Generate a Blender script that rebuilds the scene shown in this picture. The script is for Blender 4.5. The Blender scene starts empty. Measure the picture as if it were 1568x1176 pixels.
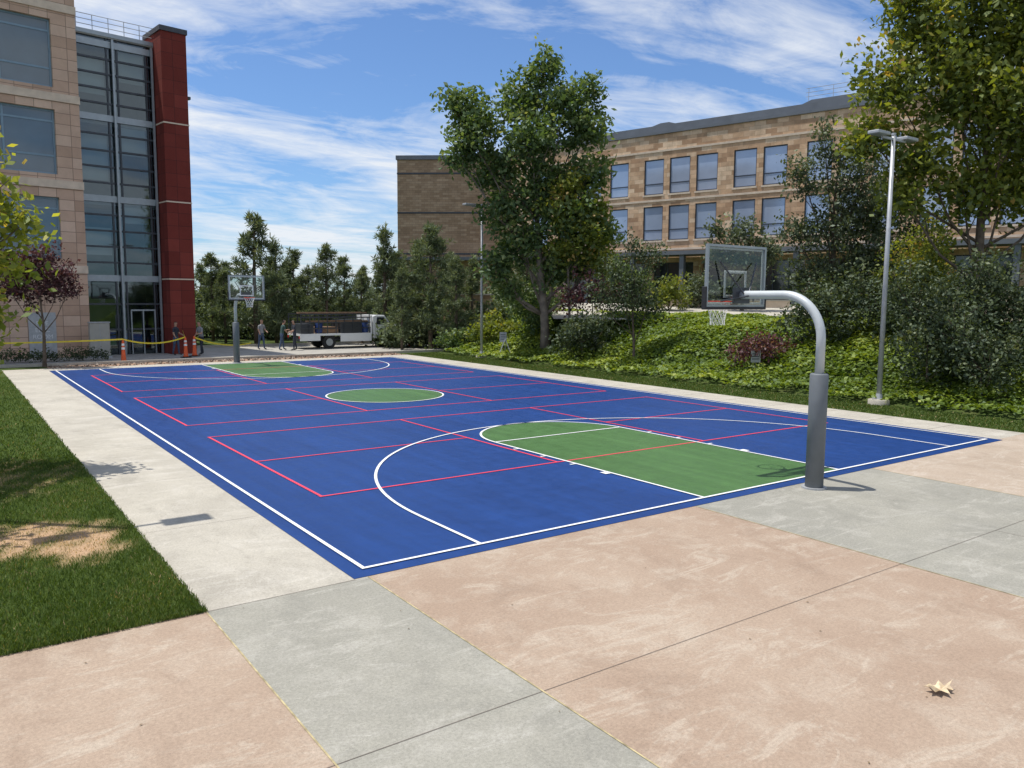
import bpy, math, random
import numpy as np
from mathutils import Vector, Matrix
rng=np.random.default_rng(7); random.seed(7)
sc=bpy.context.scene
COL=sc.collection
PI=math.pi
# ------------------------------------------------------------------ frame helpers
CAM=(-3.727,-8.062,3.069); YAW=.6233
RX,RY=math.cos(YAW),-math.sin(YAW); FX,FY=math.sin(YAW),math.cos(YAW)
def site(lat,dep):   # metres right / metres ahead of the viewpoint -> world XY
    return (CAM[0]+lat*RX+dep*FX, CAM[1]+lat*RY+dep*FY)
def sstep(t):
    t=np.clip(t,0,1); return t*t*(3-2*t)
def terrain(x,y):
    x=np.asarray(x,float); y=np.asarray(y,float)
    s=18.6+0.65*np.maximum(0,y-29)
    z=2.1*sstep((x-s)/6.5)
    z=z+0.5*sstep((x-s-14)/8)
    z=z+ (0.10*np.sin(x*1.3+y*.7)+0.08*np.sin(y*1.1-x*.4))*sstep((x-s)/3)*(1-sstep((x-s-6)/3))
    return z
# ------------------------------------------------------------------ object helpers
def link(o,parent=None):
    COL.objects.link(o)
    if parent: o.parent=parent
    return o
def empty(name,loc=(0,0,0),rz=0):
    e=bpy.data.objects.new(name,None); e.location=loc; e.rotation_euler=(0,0,rz); e.empty_display_size=.3
    return link(e)
def mesh(name,v,f,mat,parent=None,smooth=False,loc=None):
    m=bpy.data.meshes.new(name); m.from_pydata([tuple(map(float,p)) for p in v],[],[tuple(q) for q in f]); m.update()
    if mat:
        for k in (mat if isinstance(mat,(list,tuple)) else [mat]): m.materials.append(k)
    if smooth:
        m.polygons.foreach_set('use_smooth',[True]*len(m.polygons))
    o=bpy.data.objects.new(name,m)
    if loc: o.location=loc
    return link(o,parent)
class B:
    """mesh builder collecting boxes / tubes into one mesh"""
    def __init__(s): s.v=[];s.f=[]
    def box(s,x0,x1,y0,y1,z0,z1):
        n=len(s.v)
        s.v+=[(x0,y0,z0),(x1,y0,z0),(x1,y1,z0),(x0,y1,z0),(x0,y0,z1),(x1,y0,z1),(x1,y1,z1),(x0,y1,z1)]
        s.f+=[[n+i for i in q] for q in ((3,2,1,0),(4,5,6,7),(0,1,5,4),(1,2,6,5),(2,3,7,6),(3,0,4,7))]; return s
    def prism(s,poly,y0,y1):   # poly in xz, extruded in y
        n=len(s.v);k=len(poly)
        s.v+=[(x,y0,z) for x,z in poly]+[(x,y1,z) for x,z in poly]
        s.f.append([n+i for i in range(k)]);s.f.append([n+k+i for i in reversed(range(k))])
        for i in range(k):
            j=(i+1)%k; s.f.append([n+j,n+i,n+k+i,n+k+j])
        return s
    def tube(s,pts,rad,seg=10,cap=True):
        pts=[Vector(p) for p in pts]
        if not hasattr(rad,'__len__'): rad=[rad]*len(pts)
        n=len(s.v); ref=None
        for i,p in enumerate(pts):
            d=(pts[min(i+1,len(pts)-1)]-pts[max(i-1,0)]).normalized()
            if ref is None: ref=Vector((1,0,0)) if abs(d.x)<.9 else Vector((0,1,0))
            a=(ref-d*ref.dot(d)).normalized(); ref=a; b=d.cross(a)
            for k in range(seg):
                t=2*PI*k/seg; q=p+(a*math.cos(t)+b*math.sin(t))*rad[i]; s.v.append(tuple(q))
        for i in range(len(pts)-1):
            for k in range(seg):
                a0=n+i*seg+k;a1=n+i*seg+(k+1)%seg
                s.f.append([a0,a1,a1+seg,a0+seg])
        if cap:
            s.f.append([n+k for k in reversed(range(seg))]); e=n+(len(pts)-1)*seg; s.f.append([e+k for k in range(seg)])
        return s
    def obj(s,name,mat,parent=None,smooth=False,bevel=0):
        o=mesh(name,s.v,s.f,mat,parent,False)
        if smooth:
            for p in o.data.polygons: p.use_smooth=len(p.vertices)==4
        if bevel:
            b=o.modifiers.new('b','BEVEL');b.width=bevel;b.segments=2;b.limit_method='ANGLE'
        return o
# ------------------------------------------------------------------ materials
def newmat(name):
    m=bpy.data.materials.new(name); m.use_nodes=True; nt=m.node_tree; nt.nodes.clear()
    out=nt.nodes.new('ShaderNodeOutputMaterial'); p=nt.nodes.new('ShaderNodeBsdfPrincipled')
    nt.links.new(p.outputs[0],out.inputs[0]); return m,nt,p,out
def N(nt,t,**kw):
    n=nt.nodes.new(t)
    for k,v in kw.items(): setattr(n,k,v)
    return n
def c4(c): return (c[0],c[1],c[2],1)
def noise(nt,scale,detail=4,rough=.55,vec=None,dist=0):
    n=N(nt,'ShaderNodeTexNoise'); n.inputs['Scale'].default_value=scale;n.inputs['Detail'].default_value=detail
    n.inputs['Roughness'].default_value=rough;n.inputs['Distortion'].default_value=dist
    if vec is None:
        tc=nt.nodes.get('TC') or N(nt,'ShaderNodeTexCoord',name='TC'); vec=tc.outputs['Object']
    nt.links.new(vec,n.inputs['Vector']); return n.outputs['Fac']
def ramp(nt,fac,stops,interp='LINEAR'):
    r=N(nt,'ShaderNodeValToRGB'); r.color_ramp.interpolation=interp
    el=r.color_ramp.elements
    while len(el)<len(stops): el.new(.5)
    for e,(p,c) in zip(el,stops): e.position=p; e.color=c4(c) if hasattr(c,'__len__') else (c,c,c,1)
    nt.links.new(fac,r.inputs[0]); return r.outputs[0]
def mix(nt,a,b,fac,mode='MIX'):
    m=N(nt,'ShaderNodeMix',data_type='RGBA',blend_type=mode)
    for s,v in ((m.inputs['Factor'],fac),(m.inputs['A'],a),(m.inputs['B'],b)):
        if isinstance(v,bpy.types.NodeSocket): nt.links.new(v,s)
        elif hasattr(v,'__len__'): s.default_value=c4(v)
        else: s.default_value=v
    return m.outputs['Result']
def bump(nt,p,h,strength=.3,dist=.01):
    b=N(nt,'ShaderNodeBump'); b.inputs['Strength'].default_value=strength; b.inputs['Distance'].default_value=dist
    nt.links.new(h,b.inputs['Height']); nt.links.new(b.outputs[0],p.inputs['Normal'])
def simple(name,col,rough=.5,metal=0,var=.12,scale=3,spec=.5,bmp=0):
    m,nt,p,_=newmat(name)
    f=noise(nt,scale,4)
    k=ramp(nt,f,[(.3,1-var),(.7,1+var)])
    nt.links.new(mix(nt,col,k,1.0,'MULTIPLY'),p.inputs['Base Color'])
    p.inputs['Roughness'].default_value=rough;p.inputs['Metallic'].default_value=metal
    p.inputs['Specular IOR Level'].default_value=spec
    if bmp: bump(nt,p,noise(nt,scale*8,3),bmp)
    return m
def concrete(name,base,stain,light,var=.5):
    m,nt,p,_=newmat(name)
    big=noise(nt,.5,4,.62,dist=.6); mid=noise(nt,1.9,6,.72,dist=.5); fine=noise(nt,38,3,.7); sp=noise(nt,170,2,.6)
    c=mix(nt,base,stain,ramp(nt,big,[(.40,0),(.62,.9*var)]))
    c=mix(nt,c,light,ramp(nt,mid,[(.50,0),(.70,.75*var)]))
    mp=N(nt,'ShaderNodeMapping');mp.inputs['Scale'].default_value=(.7,2.2,1);mp.inputs['Rotation'].default_value=(0,0,.35)
    nt.links.new(nt.nodes['TC'].outputs['Object'],mp.inputs[0])
    st=noise(nt,1.1,7,.78,mp.outputs[0],1.2)
    c=mix(nt,c,light,ramp(nt,st,[(.54,0),(.62,.65)]))
    mp2=N(nt,'ShaderNodeMapping');mp2.inputs['Location'].default_value=(13,7,3);mp2.inputs['Scale'].default_value=(1.6,1,1)
    nt.links.new(nt.nodes['TC'].outputs['Object'],mp2.inputs[0])
    dk=noise(nt,.85,6,.75,mp2.outputs[0],.4)
    c=mix(nt,c,[s*.87 for s in stain],ramp(nt,dk,[(.52,0),(.70,.75)]))
    c=mix(nt,c,ramp(nt,fine,[(.25,.80),(.75,1.15)]),1.0,'MULTIPLY')
    c=mix(nt,c,ramp(nt,sp,[(.30,.66),(.42,1),(.7,1.08)]),1.0,'MULTIPLY')
    nt.links.new(c,p.inputs['Base Color'])
    p.inputs['Roughness'].default_value=.88; p.inputs['Specular IOR Level'].default_value=.25
    bump(nt,p,fine,.25,.004); return m
def paint(name,col,dark,rough=.5):
    m,nt,p,_=newmat(name)
    a=noise(nt,.35,5,.65,dist=.5); b=noise(nt,3.5,5,.7); f=noise(nt,120,2)
    c=mix(nt,col,dark,ramp(nt,a,[(.35,0),(.7,.8)]))
    mp=N(nt,'ShaderNodeMapping');mp.inputs['Scale'].default_value=(2.2,.12,1)
    nt.links.new(nt.nodes['TC'].outputs['Object'],mp.inputs[0])
    s=noise(nt,1.5,5,.6,mp.outputs[0])
    c=mix(nt,c,ramp(nt,s,[(.3,.86),(.7,1.14)]),1.0,'MULTIPLY')
    c=mix(nt,c,ramp(nt,b,[(.3,.92),(.7,1.10)]),1.0,'MULTIPLY')
    c=mix(nt,c,ramp(nt,f,[(.3,.85),(.7,1.12)]),1.0,'MULTIPLY')
    nt.links.new(c,p.inputs['Base Color']); p.inputs['Specular IOR Level'].default_value=.25
    nt.links.new(ramp(nt,b,[(.3,rough-.08),(.7,rough+.14)]),p.inputs['Roughness'])
    bump(nt,p,f,.3,.002); return m
def leafmat(name,stops,trans=.35,gloss=.035,k=1.0):
    m=bpy.data.materials.new(name); m.use_nodes=True; nt=m.node_tree; nt.nodes.clear()
    out=N(nt,'ShaderNodeOutputMaterial')
    at=N(nt,'ShaderNodeAttribute',attribute_name='var')
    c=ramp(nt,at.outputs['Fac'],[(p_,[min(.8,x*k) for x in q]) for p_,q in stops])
    d=N(nt,'ShaderNodeBsdfDiffuse');nt.links.new(c,d.inputs[0])
    t=N(nt,'ShaderNodeBsdfTranslucent'); nt.links.new(mix(nt,c,(1.35,1.3,.55),1.0,'MULTIPLY'),t.inputs[0])
    ms=N(nt,'ShaderNodeMixShader'); ms.inputs[0].default_value=trans
    nt.links.new(d.outputs[0],ms.inputs[1]);nt.links.new(t.outputs[0],ms.inputs[2])
    g=N(nt,'ShaderNodeBsdfGlossy');g.inputs['Roughness'].default_value=.58;g.inputs[0].default_value=(.85,.95,.9,1)
    m2=N(nt,'ShaderNodeMixShader');m2.inputs[0].default_value=gloss
    nt.links.new(ms.outputs[0],m2.inputs[1]);nt.links.new(g.outputs[0],m2.inputs[2]);nt.links.new(m2.outputs[0],out.inputs[0])
    return m
def stone(name,c1,c2,c3,bw,rh,mort=.008,mcol=(.2,.15,.11),offset=.5,var=.18):
    m,nt,p,_=newmat(name)
    tc=N(nt,'ShaderNodeTexCoord',name='TC'); sx=N(nt,'ShaderNodeSeparateXYZ'); nt.links.new(tc.outputs['Object'],sx.inputs[0])
    ad=N(nt,'ShaderNodeMath',operation='ADD'); nt.links.new(sx.outputs[0],ad.inputs[0]);nt.links.new(sx.outputs[1],ad.inputs[1])
    cb=N(nt,'ShaderNodeCombineXYZ'); nt.links.new(ad.outputs[0],cb.inputs[0]);nt.links.new(sx.outputs[2],cb.inputs[1])
    def br(a,b,seedoff):
        t=N(nt,'ShaderNodeTexBrick'); t.offset=offset
        mp=N(nt,'ShaderNodeMapping'); mp.inputs['Location'].default_value=(seedoff*bw*2,seedoff*rh*2,0)
        nt.links.new(cb.outputs[0],mp.inputs[0]);nt.links.new(mp.outputs[0],t.inputs['Vector'])
        t.inputs['Color1'].default_value=c4(a);t.inputs['Color2'].default_value=c4(b);t.inputs['Mortar'].default_value=c4(mcol)
        t.inputs['Scale'].default_value=1;t.inputs['Mortar Size'].default_value=mort;t.inputs['Brick Width'].default_value=bw;t.inputs['Row Height'].default_value=rh
        t.inputs['Bias'].default_value=0; return t
    t1=br(c1,c2,0); t2=br((0,0,0),(1,1,1),37)
    c=mix(nt,t1.outputs['Color'],c3,ramp(nt,t2.outputs['Color'],[(.55,0),(.9,.75)]))
    c=mix(nt,c,mcol,t1.outputs['Fac'])
    nz=noise(nt,1.2,6,.7,dist=.5)
    c=mix(nt,c,ramp(nt,nz,[(.3,1-var),(.7,1+var)]),1.0,'MULTIPLY')
    nt.links.new(c,p.inputs['Base Color']);p.inputs['Roughness'].default_value=.85;p.inputs['Specular IOR Level'].default_value=.25
    bump(nt,p,noise(nt,14,4,.7),.4,.02); return m
def clearglass(name,tint,gl=(1,1,1),base=.06):
    m,nt,p,out=newmat(name); nt.nodes.remove(p)
    tr=N(nt,'ShaderNodeBsdfTransparent');tr.inputs[0].default_value=c4(tint)
    g=N(nt,'ShaderNodeBsdfGlossy');g.inputs['Roughness'].default_value=.02;g.inputs[0].default_value=c4(gl)
    lw=N(nt,'ShaderNodeFresnel');lw.inputs[0].default_value=1.5
    ad=N(nt,'ShaderNodeMath',operation='ADD');ad.inputs[1].default_value=base;nt.links.new(lw.outputs[0],ad.inputs[0])
    ms=N(nt,'ShaderNodeMixShader');nt.links.new(ad.outputs[0],ms.inputs[0]);nt.links.new(tr.outputs[0],ms.inputs[1]);nt.links.new(g.outputs[0],ms.inputs[2])
    nt.links.new(ms.outputs[0],out.inputs[0]); return m
M={}
M['salmon']=concrete('tan_salmon_concrete',(.375,.285,.212),(.325,.235,.170),(.45,.375,.295),.85)
M['salmonc']=concrete('tan_concrete',(.42,.34,.265),(.36,.285,.215),(.48,.41,.335),.8)
M['grey']=concrete('grey_concrete',(.315,.30,.252),(.262,.252,.215),(.40,.38,.33),.85)
M['walk']=concrete('pale_concrete',(.455,.42,.352),(.37,.34,.285),(.53,.495,.43),.8)
M['blue']=paint('blue_court_paint',(.008,.043,.180),(.006,.034,.145))
M['green']=paint('green_court_paint',(.066,.145,.044),(.052,.122,.035))
M['white']=simple('white_line_paint',(.76,.76,.75),.6,0,.06,8)
M['red']=simple('red_line_paint',(.70,.045,.085),.6,0,.10,4)
M['joint']=simple('joint_filler',(.15,.12,.10),.9,0,.3,5)
M['jointy']=simple('joint_felt',(.40,.33,.18),.9,0,.45,9)
M['galv']=simple('galvanised_steel',(.42,.43,.44),.5,.35,.12,6)
M['polew']=simple('pale_grey_powdercoat',(.52,.55,.56),.4,.1,.06,5)
M['pad']=simple('grey_pole_pad',(.14,.155,.17),.6,0,.08,5)
M['black']=simple('black_rubber',(.02,.02,.022),.6,0,.2,6)
M['wpaint']=simple('white_enamel',(.78,.78,.76),.35,0,.04,5)
M['rim']=simple('orange_red_rim',(.65,.06,.03),.4,0,.1,5)
M['net']=simple('white_net_cord',(.8,.8,.8),.8,0,.05,9)
M['board']=clearglass('clear_backboard_glass',(.68,.74,.74),(1,1,1),.0)
M['alu']=simple('brushed_aluminium',(.34,.37,.39),.4,.5,.08,5)
M['dkmetal']=simple('dark_metal',(.06,.065,.075),.4,.4,.15,4)
M['glassL']=clearglass('curtain_wall_glass',(.55,.64,.66),(.75,.88,.95),.08)
M['winL']=simple('tinted_window_glass',(.09,.14,.18),.04,0,.1,1,.9)
M['winR']=simple('reflective_window_glass',(.36,.43,.56),.08,.25,.10,.5)
M['winG']=simple('dark_shopfront_glass',(.03,.035,.04),.05,0,.1,1,.8)
M['frameB']=simple('blue_grey_window_frame',(.20,.29,.36),.45,.2,.08,5)
M['frameD']=simple('dark_window_frame',(.05,.06,.08),.45,.2,.08,5)
M['stoneL']=stone('pink_stone_tile',(.60,.41,.30),(.47,.31,.22),(.68,.49,.37),.78,.52,.014,(.28,.19,.14),0.0,.10)
M['bandL']=simple('buff_stone_band',(.66,.53,.41),.85,0,.12,3,.25,.2)
M['redp']=stone('red_granite_panel',(.185,.034,.025),(.15,.027,.020),(.23,.046,.034),1.5,.68,.010,(.06,.020,.018),0.0,.10)
M['stoneR']=stone('sandstone_block',(.60,.40,.25),(.36,.22,.13),(.70,.53,.37),.85,.34,.008,(.30,.20,.13),.5,.24)
M['brickW']=stone('brown_brick',(.38,.26,.165),(.30,.20,.125),(.46,.33,.22),.6,.22,.008,(.18,.13,.09),.5,.15)
M['bandR']=simple('pale_stone_band',(.60,.49,.38),.85,0,.12,3,.25,.2)
M['roof']=simple('grey_roof_metal',(.15,.16,.175),.5,.3,.12,1)
M['inter']=simple('interior_wall',(.34,.36,.36),.9,0,.3,.6)
M['blind']=simple('roller_blind',(.62,.64,.62),.9,0,.1,.6)
M['floor']=simple('interior_floor',(.4,.39,.37),.8,0,.2,1)
M['bark']=simple('bark',(.13,.10,.075),.95,0,.35,6,.2,.8)
M['barkp']=simple('pale_mottled_bark',(.20,.165,.13),.9,0,.4,3,.2,.5)
M['orange']=simple('orange_plastic',(.75,.11,.02),.5,0,.08,5)
M['tape']=simple('yellow_caution_tape',(.78,.62,.04),.5,0,.15,12)
M['truckw']=simple('white_car_paint',(.72,.73,.73),.22,0,.03,2)
M['tyre']=simple('tyre_rubber',(.02,.02,.02),.85,0,.2,8)
M['wood']=simple('weathered_wood',(.20,.12,.07),.85,0,.3,6)
M['blueb']=simple('blue_plastic',(.02,.05,.18),.45,0,.08,4)
M['box']=simple('beige_cabinet',(.40,.38,.33),.55,0,.08,3)
M['mulch']=simple('mulch_and_gravel',(.30,.20,.14),.95,0,.5,7,.2,.9)
M['asph']=simple('concrete_drive',(.36,.34,.30),.92,0,.18,1.5,.2,.3)
M['redlamp']=simple('tail_lamp',(.5,.02,.02),.3,0,.05,5)
M['letter']=simple('white_lettering',(.7,.7,.7),.6,0,.05,5)
L_main=leafmat('leaf_green_a',[(0,(.028,.048,.018)),(.5,(.062,.098,.030)),(.85,(.125,.160,.048)),(1,(.21,.22,.09))],.42,.035,1.65)
L_yel=leafmat('leaf_yellow_green',[(0,(.040,.056,.011)),(.5,(.100,.122,.018)),(.85,(.185,.185,.028)),(1,(.25,.16,.045))],.48,.03,1.75)
L_fore=leafmat('leaf_spring_yellow',[(0,(.07,.10,.015)),(.5,(.17,.20,.03)),(.85,(.30,.30,.045)),(1,(.36,.26,.06))],.5,.03,1.5)
L_olive=leafmat('leaf_olive_grey',[(0,(.026,.038,.021)),(.5,(.060,.076,.040)),(.85,(.115,.132,.074)),(1,(.18,.20,.13))],.30,.035,1.45)
L_dark=leafmat('leaf_dark',[(0,(.016,.026,.012)),(.5,(.038,.054,.023)),(.85,(.080,.100,.042)),(1,(.14,.15,.08))],.30,.035,1.45)
L_purple=leafmat('leaf_purple',[(0,(.028,.012,.015)),(.5,(.075,.026,.034)),(.85,(.14,.05,.06)),(1,(.20,.10,.08))],.32,.03,1.2)
L_pine=leafmat('pine_needles',[(0,(.026,.038,.021)),(.5,(.066,.086,.042)),(.85,(.12,.14,.075)),(1,(.19,.20,.11))],.30,.03,1.65)
L_ivy=leafmat('ivy_leaf',[(0,(.034,.062,.010)),(.5,(.105,.152,.018)),(.85,(.20,.245,.030)),(1,(.29,.31,.05))],.38,.03,1.4)
L_grass=leafmat('grass_blade',[(0,(.037,.070,.011)),(.42,(.082,.125,.021)),(.62,(.14,.17,.038)),(.74,(.36,.26,.13)),(1,(.58,.42,.25))],.3,.02,1.15)
# ------------------------------------------------------------------ ground
def axis(segs):
    a=[]
    for lo,hi,st in segs: a+=list(np.arange(lo,hi,st))
    return np.array(a+[segs[-1][1]])
gx=axis([(-1500,-100,200),(-100,-20,20),(-20,16,3),(16,34,.5),(34,60,2),(60,200,20),(200,1500,200)])
gy=axis([(-1500,-100,200),(-100,-20,20),(-20,60,1),(60,200,20),(200,1600,200)])
X,Y=np.meshgrid(gx,gy); Z=terrain(X,Y)
V=np.stack([X.ravel(),Y.ravel(),Z.ravel()],1); nx=len(gx)
F=[(j*nx+i,j*nx+i+1,(j+1)*nx+i+1,(j+1)*nx+i) for j in range(len(gy)-1) for i in range(nx-1)]
m,nt,p,_=newmat('planted_ground')
a=noise(nt,1.4,6,.7); b=noise(nt,14,4,.7)
c=ramp(nt,a,[(.3,(.035,.06,.015)),(.5,(.065,.095,.024)),(.7,(.10,.105,.04))])
c=mix(nt,c,ramp(nt,b,[(.25,.5),(.75,1.5)]),1.0,'MULTIPLY'); nt.links.new(c,p.inputs['Base Color']); p.inputs['Roughness'].default_value=.95
p.inputs['Specular IOR Level'].default_value=.1
bump(nt,p,b,.8,.05)
mesh('ground',V,F,m,smooth=True)
def sheet(name,x0,x1,y0,y1,z,mat,parent=None):
    return mesh(name,[(x0,y0,z),(x1,y0,z),(x1,y1,z),(x0,y1,z)],[(0,1,2,3)],mat,parent)
pave=empty('concrete_pavement')
L=29.2
sheet('salmon_slab_a',-40,-1.77,-14,-.24,.004,M['salmon'],pave)
sheet('grey_band_a',-1.77,-.04,-14,-.24,.004,M['grey'],pave)
sheet('walk_west',-1.77,-.04,-.24,30.6,.004,M['walk'],pave)
sheet('salmon_slab_b',-.04,5.3,-14,-.1,.004,M['salmon'],pave)
sheet('grey_band_b',5.3,10.1,-14,-.1,.004,M['grey'],pave)
sheet('salmon_slab_c',10.1,17,-14,-.1,.004,M['salmonc'],pave)
sheet('slab_under_court',-.04,15.3,-.1,29.3,.003,M['walk'],pave)
sheet('walk_east',15.3,16.95,-.1,30.6,.0045,M['walk'],pave)
sheet('walk_north',-.04,15.3,29.3,30.5,.004,M['walk'],pave)
jj=B()
def strip(b,x0,x1,y0,y1,z): 
    n=len(b.v); b.v+=[(x0,y0,z),(x1,y0,z),(x1,y1,z),(x0,y1,z)]; b.f.append([n,n+1,n+2,n+3])
for y in (-3.38,-6.6,-9.8): strip(jj,-40,17,y-.003,y+.003,.008)
strip(jj,-1.77,-.2,-.245,-.238,.008)
for y in np.arange(2.9,30,3.1): strip(jj,-1.77,-.22,y-.003,y+.003,.008)
for y in np.arange(1.5,30,1.6): strip(jj,15.5,16.95,y-.005,y+.005,.008)
for x in (7.7,): strip(jj,x-.004,x+.004,-14,-3.38,.008)
jj.obj('saw_joints',M['joint'],pave)
jy=B()
for x in (-1.77,-.04,5.3,10.1): strip(jy,x-.007,x+.007,-14,-.24,.0085)
jy.obj('expansion_joints',M['jointy'],pave)
# ------------------------------------------------------------------ court
court=empty('sports_court')
sheet('blue_surface',-.2,15.46,-.22,L+.22,.009,M['blue'],court)
def poly(name,pts,z,mat): return mesh(name,[(x,y,z) for x,y in pts],[tuple(range(len(pts)))],mat,court)
CX=7.62
def key(y0,s):
    pts=[(CX-1.83,y0),(CX-1.83,y0+s*5.79)]+[(CX-1.83*math.cos(t),y0+s*(5.79+1.83*math.sin(t))) for t in np.linspace(0,PI,40)[1:-1]]+[(CX+1.83,y0+s*5.79),(CX+1.83,y0)]
    if s>0: pts=pts[::-1]
    return pts
poly('green_key_near',key(0,1),.013,M['green']);poly('green_key_far',key(L,-1),.013,M['green'])
poly('green_centre_circle',[(CX+1.83*math.cos(t),L/2+1.83*math.sin(t)) for t in np.linspace(0,2*PI,64)[:-1]],.013,M['green'])
wl=B(); w=.05
def seg(b,p,q,z,w):
    p=np.array(p,float);q=np.array(q,float);d=(q-p)/np.linalg.norm(q-p);n=np.array([-d[1],d[0]])*w/2
    k=len(b.v);b.v+=[tuple(p-n)+(z,),tuple(q-n)+(z,),tuple(q+n)+(z,),tuple(p+n)+(z,)];b.f.append([k,k+1,k+2,k+3])
def arc(b,c,r,a0,a1,z,w,n=60):
    k=len(b.v);T=np.linspace(a0,a1,n)
    for t in T: b.v+=[(c[0]+(r-w/2)*math.cos(t),c[1]+(r-w/2)*math.sin(t),z),(c[0]+(r+w/2)*math.cos(t),c[1]+(r+w/2)*math.sin(t),z)]
    for i in range(n-1): b.f.append([k+2*i,k+2*i+1,k+2*i+3,k+2*i+2])
z=.021
strip(wl,0,15.24,0,w,z);strip(wl,0,15.24,L-w,L,z);strip(wl,0,w,w,L-w,z);strip(wl,15.24-w,15.24,w,L-w,z)
for y0,s in ((0,1),(L,-1)):
    zz=.0215
    for sx in (-1,1):
        seg(wl,(CX+sx*1.83,y0+s*w),(CX+sx*1.83,y0+s*5.79),zz,w)
        seg(wl,(CX+sx*6.0,y0+s*w),(CX+sx*6.0,y0+s*1.6),zz,w)
        for d in (2.2,3.1,4.0,4.9):
            seg(wl,(CX+sx*1.86,y0+s*d),(CX+sx*1.98,y0+s*d),zz,.05 if d>2.3 else .16)
    seg(wl,(CX-1.8,y0+s*5.79),(CX+1.8,y0+s*5.79),.022,w)
    a0,a1=(0,PI) if s>0 else (PI,2*PI)
    arc(wl,(CX,y0+s*5.79),1.83,a0,a1,.0225,w); arc(wl,(CX,y0+s*1.6),6.0,a0,a1,.0225,w,90)
arc(wl,(CX,L/2),1.83,0,2*PI,.0225,w,80)
wl.obj('white_lines',M['white'],court)
rl=B()
for y0,y1 in ((3.42,9.75),(11.65,17.95),(19.85,26.25)):
    ym=(y0+y1)/2
    for y in (y0,y1): seg(rl,(.88,y),(14.36,y),.017,.05)
    for x in (.915,14.33,5.6,9.7): seg(rl,(x,y0+.025),(x,y1-.025),.0172,.05)
    seg(rl,(.94,ym),(5.58,ym),.0174,.05);seg(rl,(9.72,ym),(14.3,ym),.0174,.05)
rl.obj('red_pickleball_lines',M['red'],court)
# ------------------------------------------------------------------ basketball hoops
def hoop(x,y,rz):
    e=empty('basketball_hoop',(x,y,0),rz)
    B().tube([(0,0,0.0),(0,0,.03)],.2,20).obj('base_plate',M['galv'],e)
    B().tube([(0,0,.03),(0,0,1.88),(0,0,1.9)],[.145,.145,.13],24).obj('pole_pad',M['pad'],e,True)
    pts=[(0,0,1.9),(0,0,2.45)]+[(0,.72*(1-math.cos(t)),2.45+.72*math.sin(t)) for t in np.linspace(0.1,PI/2,12)]+[(0,1.45,3.17),(0,1.6,3.17)]
    B().tube(pts,.073,18).obj('gooseneck_pole',M['polew'],e,True)
    b=B();b.box(-.22,.22,1.6,1.63,3.02,3.3)
    b.tube([(-.05,1.5,3.17),(-.5,1.70,3.75)],.014,8);b.tube([(.05,1.5,3.17),(.5,1.70,3.75)],.014,8)
    b.tube([(0,1.35,3.17),(-.45,1.70,3.06)],.014,8);b.tube([(0,1.35,3.17),(.45,1.70,3.06)],.014,8)
    b.obj('board_brackets',M['dkmetal'],e)
    yb=1.75;W=.80;z0,z1=2.96,4.04
    b=B()
    for xa,xb,za,zb in ((-W,W,z0,z0+.04),(-W,W,z1-.04,z1),(-W,-W+.04,z0+.04,z1-.04),(W-.04,W,z0+.04,z1-.04)): b.box(xa,xb,yb-.035,yb+.02,za,zb)
    b.obj('backboard_frame',M['alu'],e)
    g=mesh('backboard_glass',[(-W+.04,yb,z0+.04),(W-.04,yb,z0+.04),(W-.04,yb,z1-.04),(-W+.04,yb,z1-.04)],[(0,1,2,3)],M['board'],e)
    b=B()
    for xa,xb,za,zb in ((-.305,.305,3.12,3.17),(-.305,.305,3.55,3.6),(-.305,-.255,3.17,3.55),(.255,.305,3.17,3.55),
        (-W+.05,W-.05,z0+.05,z0+.08),(-W+.05,W-.05,z1-.08,z1-.05),(-W+.05,-W+.08,z0+.08,z1-.08),(W-.08,W-.05,z0+.08,z1-.08)): b.box(xa,xb,yb+.004,yb+.008,za,zb)
    b.obj('board_markings',M['wpaint'],e)
    b=B();b.box(-W-.02,W+.02,yb-.05,yb+.05,z0-.05,z0+.0)
    b.box(-W-.03,-W-.001,yb-.05,yb+.05,z0-.05,z0+.35);b.box(W+.001,W+.03,yb-.05,yb+.05,z0-.05,z0+.35)
    b.obj('board_padding',M['black'],e,bevel=.01)
    yr=yb+.15+.229
    b=B();b.tube([(.229*math.cos(t),yr+.229*math.sin(t),3.05) for t in np.linspace(0,2*PI,33)],.011,8,False)
    b.box(-.09,.09,yb+.01,yb+.16,3.03,3.055);b.box(-.09,.09,yb+.01,yb+.03,2.93,3.05)
    b.tube([(-.08,yb+.02,2.95),(-.15,yr-.17,3.05)],.008,6);b.tube([(.08,yb+.02,2.95),(.15,yr-.17,3.05)],.008,6)
    b.obj('rim',M['rim'],e)
    b=B();n=12
    rr=[.225,.195,.165,.14,.13,.135];hz=[3.04,2.96,2.87,2.78,2.70,2.62]
    for k in range(n):
        for sg in (1,-1):
            b.tube([(rr[i]*math.cos(2*PI*(k+sg*i*.5)/n),yr+rr[i]*math.sin(2*PI*(k+sg*i*.5)/n),hz[i]) for i in range(6)],.004,4,False)
    b.obj('net',M['net'],e)
hoop(7.84,-.53,0); hoop(7.5,L+.5,PI)
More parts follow.
